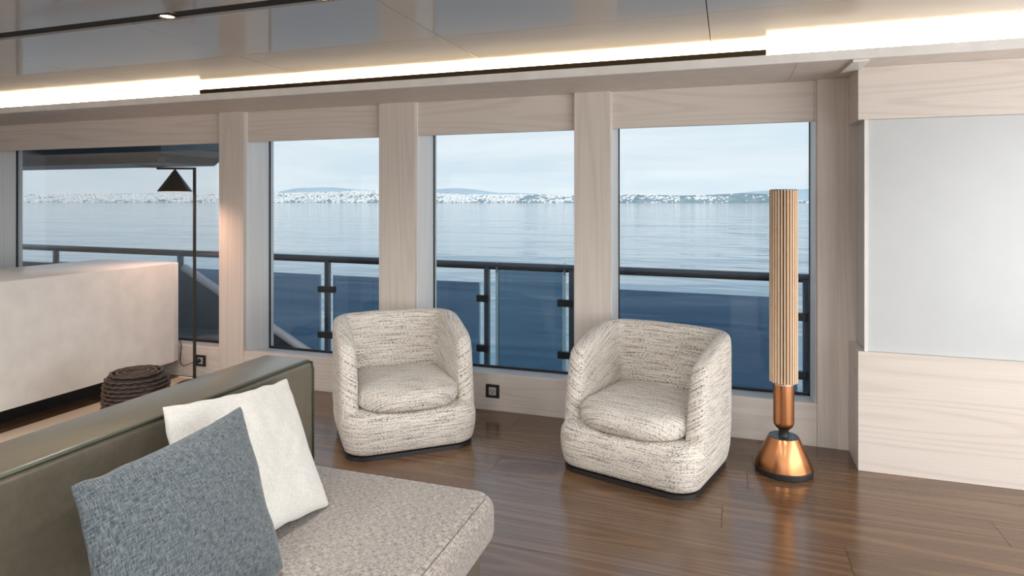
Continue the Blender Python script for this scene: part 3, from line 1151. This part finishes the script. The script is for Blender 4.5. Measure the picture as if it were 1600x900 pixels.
def soft_slab(name, x0, x1, y0, y1, z0, z1, mat, parent, r=0.05, crown=0.012, nx=26, ny=60):
    """upholstered slab: superellipse edges, crowned top, UV in metres"""
    bm = bmesh.new()
    uv = bm.loops.layers.uv.new('UVMap')
    cx, cy, hx, hy = (x0 + x1) / 2, (y0 + y1) / 2, (x1 - x0) / 2, (y1 - y0) / 2
    hz_ = (z1 - z0) / 2
    prof = []   # (inset, z) from top inner to bottom
    prof.append((r * 1.0, z1))
    for i in range(1, 7):
        a = PI / 2 * i / 6
        prof.append((r * (1 - math.sin(a)), z1 - r * (1 - math.cos(a))))
    prof.append((0.0, z0 + r * 0.9))
    for i in range(1, 6):
        a = PI / 2 * i / 5
        prof.append((r * 0.55 * (1 - math.cos(a)), z0 + r * 0.9 * (1 - math.sin(a))))
    ol = []
    rc = 0.075
    for px, py, a0 in ((1, -1, -PI / 2), (1, 1, 0), (-1, 1, PI / 2), (-1, -1, PI)):
        for i in range(7):
            a = a0 + PI / 2 * i / 6
            ol.append((cx + px * (hx - rc) + rc * math.cos(a), cy + py * (hy - rc) + rc * math.sin(a), math.cos(a), math.sin(a)))
    arc = [0.0]
    for a, b in zip(ol, ol[1:] + ol[:1]): arc.append(arc[-1] + math.hypot(a[0] - b[0], a[1] - b[1]))
    rings = [[bm.verts.new((x - nx_ * i_, y - ny_ * i_, z)) for x, y, nx_, ny_ in ol] for i_, z in prof]
    n = len(ol)
    for ri, (a, b) in enumerate(zip(rings, rings[1:])):
        for k in range(n):
            f = bm.faces.new((a[k], a[(k + 1) % n], b[(k + 1) % n], b[k]))
            for lp, kk in zip(f.loops, (k, k + 1, k + 1, k)):
                lp[uv].uv = (arc[kk], lp.vert.co.z)
    # crowned top
    last = rings[0]
    for s, dz in ((0.86, 0.35), (0.65, 0.75), (0.35, 1.0)):
        nr = [bm.verts.new((cx + (v.co.x - cx) * s, cy + (v.co.y - cy) * (1 - (1 - s) * 0.35), z1 + crown * dz)) for v in rings[0]]
        for k in range(n):
            f = bm.faces.new((last[k], nr[k], nr[(k + 1) % n], last[(k + 1) % n]))
            for lp in f.loops: lp[uv].uv = (lp.vert.co.x, lp.vert.co.y)
        last = nr
    f = bm.faces.new(last)
    for lp in f.loops: lp[uv].uv = (lp.vert.co.x, lp.vert.co.y)
    f = bm.faces.new(rings[-1][::-1])
    return finish(name, bm, mat, parent, smooth=True)


sc_ = soft_slab('seat_cushion', -1.405 + 1.2, -0.672 + 1.2, SY0 - 0.8, 1.872 - 0.8, 0.270, 0.408, 'sofa_fabric', so, r=0.045, crown=0.008)
bm = bmesh.new()
tube(bm, [(-0.698 + 1.2, SY0 - 0.75, 0.4035), (-0.698 + 1.2, 1.79 - 0.8, 0.4035), (-0.705 + 1.2, 1.83 - 0.8, 0.402)], 0.0014, 6)
finish('seam', bm, 'thread', sc_, smooth=True)


# throw pillows: four corner points, pinched edges, puffed middle
def pillow(name, TL, TR, BR, BL, thick, mat, label, seed, wr=0.006, back=0.75):
    TL, TR, BR, BL = map(Vector, (TL, TR, BR, BL))
    base = (BL + BR) / 2
    nrm = (TR - TL).cross(BL - TL).normalized()
    if nrm.x < 0: nrm = -nrm
    bm = bmesh.new()
    uv = bm.loops.layers.uv.new('UVMap')
    n = 36
    grid = {}
    W_, H_ = (TR - TL).length, (TL - BL).length
    for side in (1, -1):
        for i in range(n + 1):
            for j in range(n + 1):
                s, t = -1 + 2 * i / n, -1 + 2 * j / n
                edge = i in (0, n) or j in (0, n)
                if side == -1 and edge:
                    grid[(side, i, j)] = grid[(1, i, j)]
                    continue
                s2 = s * (1 - 0.055 * (1 - t * t))
                t2 = t * (1 - 0.055 * (1 - s * s))
                a, b = (s2 + 1) / 2, (t2 + 1) / 2
                P = (BL * (1 - a) + BR * a) * (1 - b) + (TL * (1 - a) + TR * a) * b
                q = max(0, (1 - s * s) * (1 - t * t))
                off = thick * (q ** 0.42)
                w = noise.noise(Vector((s * 2.3 + seed, t * 2.3, side * 3))) * wr * 1.4 + noise.noise(Vector((s * 6 + seed, t * 5, 5))) * wr * 0.6
                ed = noise.noise(Vector((s * 5 + seed, t * 5, 1))) * wr * 0.8
                if edge:
                    P = P + Vector((ed * 0.4, ed, ed))
                P = P + nrm * (off * side * (1.0 if side > 0 else back) + w * (q ** 0.3) * side)
                grid[(side, i, j)] = bm.verts.new(P - base)
    for side in (1, -1):
        for i in range(n):
            for j in range(n):
                vs = (grid[(side, i, j)], grid[(side, i + 1, j)], grid[(side, i + 1, j + 1)], grid[(side, i, j + 1)])
                f = bm.faces.new(vs if side > 0 else vs[::-1])
                us = ((i, j), (i + 1, j), (i + 1, j + 1), (i, j + 1))
                for lp, u in zip(f.loops, us if side > 0 else us[::-1]):
                    lp[uv].uv = (u[0] / n * W_, u[1] / n * H_ + (0 if side > 0 else 1))
    t = empty(name, base)
    tag(t, label, 'pillow', 'throw pillows on the sofa')
    o = finish('cover', bm, mat, t, smooth=True, subsurf=1)
    # the seam that runs round the edge
    ring = [grid[(1, i, 0)] for i in range(0)]
    return t


pillow('throw_pillow', (-1.36, 1.245, 0.785), (-1.36, 1.735, 0.728), (-1.095, 1.590, 0.418), (-1.135, 1.09, 0.455), 0.050, 'white_linen',
       'white linen throw pillow leaning on the olive backrest', 2.0, 0.010)
pillow('throw_pillow', (-1.19, 0.88, 0.760), (-1.205, 1.353, 0.772), (-1.00, 1.268, 0.428), (-0.985, 0.79, 0.428), 0.065, 'blue_linen',
       'slate blue linen throw pillow in front of the white one', 9.0, 0.008, 0.12)

# ------------------------------------------------------------------ reading lamp with cone shade
lp_ = empty('floor_lamp', (-3.565, 3.55, 0))
tag(lp_, 'thin black floor lamp with a cone shade by the leftmost window', 'floor lamp')
bm = bmesh.new()
lathe(bm, [(0, 0), (0.11, 0), (0.115, 0.005), (0.115, 0.025), (0.11, 0.03), (0, 0.03)], 40)
autosmooth(finish('base', bm, 'lamp', lp_))
box('pole', -0.0075, 0.0075, -0.0075, 0.0075, 0.03, 1.540, 'lamp', lp_)
bm = bmesh.new()
ARM = Vector((-0.245, -0.09, 0))
tube(bm, [Vector((0.006, 0.002, 1.533)), Vector((0, 0, 1.533)) + ARM], 0.0075, 8)
finish('arm', bm, 'lamp', lp_, smooth=True)
c = ARM * 0.52
bm = bmesh.new()
lathe(bm, [(0.004, 1.526), (0.010, 1.520), (0.112, 1.372), (0.1105, 1.372), (0.009, 1.515), (0.0, 1.515)], 56, c.x, c.y)
shade = autosmooth(finish('shade', bm, 'lamp', lp_), 50)
bm = bmesh.new()
lathe(bm, [(0.0, 1.500), (0.018, 1.500), (0.1085, 1.3695), (0.1075, 1.3695), (0.017, 1.498), (0, 1.498)], 56, c.x, c.y)
autosmooth(finish('shade_lining', bm, 'lamp_inside', shade))
bm = bmesh.new()
lathe(bm, [(0, 1.400), (0.018, 1.404), (0.026, 1.420), (0.022, 1.440), (0.0, 1.448)], 24, c.x, c.y)
finish('bulb', bm, 'bulb', lp_, smooth=True)
ld = bpy.data.lights.new('lamp_light', 'SPOT')
ld.energy = 22
ld.color = (1.0, 0.60, 0.42)
ld.spot_size = math.radians(150)
ld.spot_blend = 1.0
ld.shadow_soft_size = 0.03
lo = bpy.data.objects.new('lamp_light', ld)
COL.objects.link(lo)
lo.parent = lp_
lo.location = (c.x, c.y, 1.39)

# ------------------------------------------------------------------ white cabinet at the left
cb = empty('low_cabinet', (-4.25, 3.0, 0))
tag(cb, 'white lacquered low cabinet at the left edge under the window', 'cabinet')
box('body', -0.39, 0.385, -0.9, 0.70, 0.125, 0.85, 'cabinet', cb, bevel=0.006, seg=3)
box('plinth', -0.34, 0.20, -0.85, 0.66, 0.0, 0.125, 'plinth', cb)
box('side_panel', 0.385, 0.394, -0.9, 0.655, 0.125, 0.85, 'cabinet', cb, bevel=0.002)

# ------------------------------------------------------------------ wall sockets and cable
def socket(x, z, label):
    s = empty('wall_socket', (x, YW + 0.003, z))
    tag(s, label, 'socket', 'wall sockets under the windows')
    box('cover_frame', -0.044, 0.044, -0.009, 0.0, -0.041, 0.041, 'socket_frame', s, bevel=0.002)
    ins = box('insert', -0.024, 0.024, -0.0105, -0.009, -0.025, 0.025, 'socket', s, bevel=0.001)
    for dx, dz in ((-0.009, 0.004), (0.009, 0.004), (0, -0.010)):
        o = box('pin_hole', dx - 0.003, dx + 0.003, -0.0022, -0.0015, dz - 0.0035 + 0.025, dz + 0.0035 + 0.025, 'socket_frame', ins)
    return s


socket(-3.691, 0.128, 'black framed wall socket with a plug, beside the floor lamp')
socket(-1.395, 0.122, 'black framed empty wall socket between the two armchairs')
pl = empty('power_cable', (-3.70, YW - 0.02, 0.13))
tag(pl, 'thin black cable plugged into the wall socket behind the lamp', 'cable')
bm = bmesh.new()
lathe(bm, [(0, -0.018), (0.013, -0.018), (0.015, -0.01), (0.015, 0.012), (0, 0.012)], 16)
pg = finish('plug', bm, 'clamp', pl, smooth=True)
pg.rotation_euler = (PI / 2, 0, 0)
bm = bmesh.new()
cab_pts = [(0, 0, 0.0), (-0.04, -0.02, -0.015), (-0.09, -0.03, -0.035), (-0.125, -0.03, -0.03), (-0.135, -0.03, 0.01), (-0.13, -0.028, 0.06),
           (-0.145, -0.010, 0.10), (-0.175, 0.005, 0.135), (-0.21, 0.006, 0.15)]
sm = []
for i in range(len(cab_pts) - 1):
    p0, p1, p2, p3 = (Vector(cab_pts[max(0, min(len(cab_pts) - 1, i + d))]) for d in (-1, 0, 1, 2))
    for k in range(4):
        t = k / 4
        sm.append(0.5 * ((2 * p1) + (-p0 + p2) * t + (2 * p0 - 5 * p1 + 4 * p2 - p3) * t * t + (-p0 + 3 * p1 - 3 * p2 + p3) * t ** 3))
sm.append(Vector(cab_pts[-1]))
tube(bm, sm, 0.0032, 6)
finish('cord', bm, 'clamp', pl, smooth=True)

# ------------------------------------------------------------------ rug and wicker basket behind the sofa
rg = empty('rug', (-3.4, 2.4, 0))
tag(rg, 'beige rug with a white bound edge behind the sofa', 'rug')
box('pile', -0.44, 0.4, -1.8, 1.270, 0.0, 0.010, 'rug', rg)
box('binding', -0.44, 0.4, 1.270, 1.290, 0.0, 0.012, 'rug_edge', rg)

wb = empty('wicker_basket', (-3.12, 2.70, 0.0125))
tag(wb, 'dark woven wicker basket at the left edge behind the sofa', 'basket')
bm = bmesh.new()
prof = [(0.0, 0.0), (0.13, 0.0), (0.145, 0.02), (0.155, 0.15), (0.150, 0.28), (0.135, 0.325), (0.10, 0.340), (0.0, 0.342)]
lathe(bm, prof, 40)
finish('liner', bm, 'speaker_black', wb, smooth=True)
for q in range(15):
    z = 0.015 + q * 0.0215
    r = interp([(0, 0.147), (0.02, 0.150), (0.15, 0.160), (0.28, 0.155), (0.325, 0.14)], z)
    bm = bmesh.new()
    pts = []
    for k in range(73):
        a = 2 * PI * k / 72
        rr = r + 0.006 * math.sin(18 * a + (q % 2) * PI)
        pts.append((rr * math.cos(a), rr * math.sin(a), z))
    tube(bm, pts, 0.0085, 6, cap=False)
    finish('weave_strand', bm, 'wicker', wb, smooth=True)
for q, r in enumerate((0.125, 0.095, 0.06)):
    bm = bmesh.new()
    pts = [((r + 0.004 * math.sin(14 * 2 * PI * k / 56)) * math.cos(2 * PI * k / 56), (r + 0.004 * math.sin(14 * 2 * PI * k / 56)) * math.sin(2 * PI * k / 56), 0.340) for k in range(57)]
    tube(bm, pts, 0.009, 6, cap=False)
    finish('weave_strand', bm, 'wicker', wb, smooth=True)
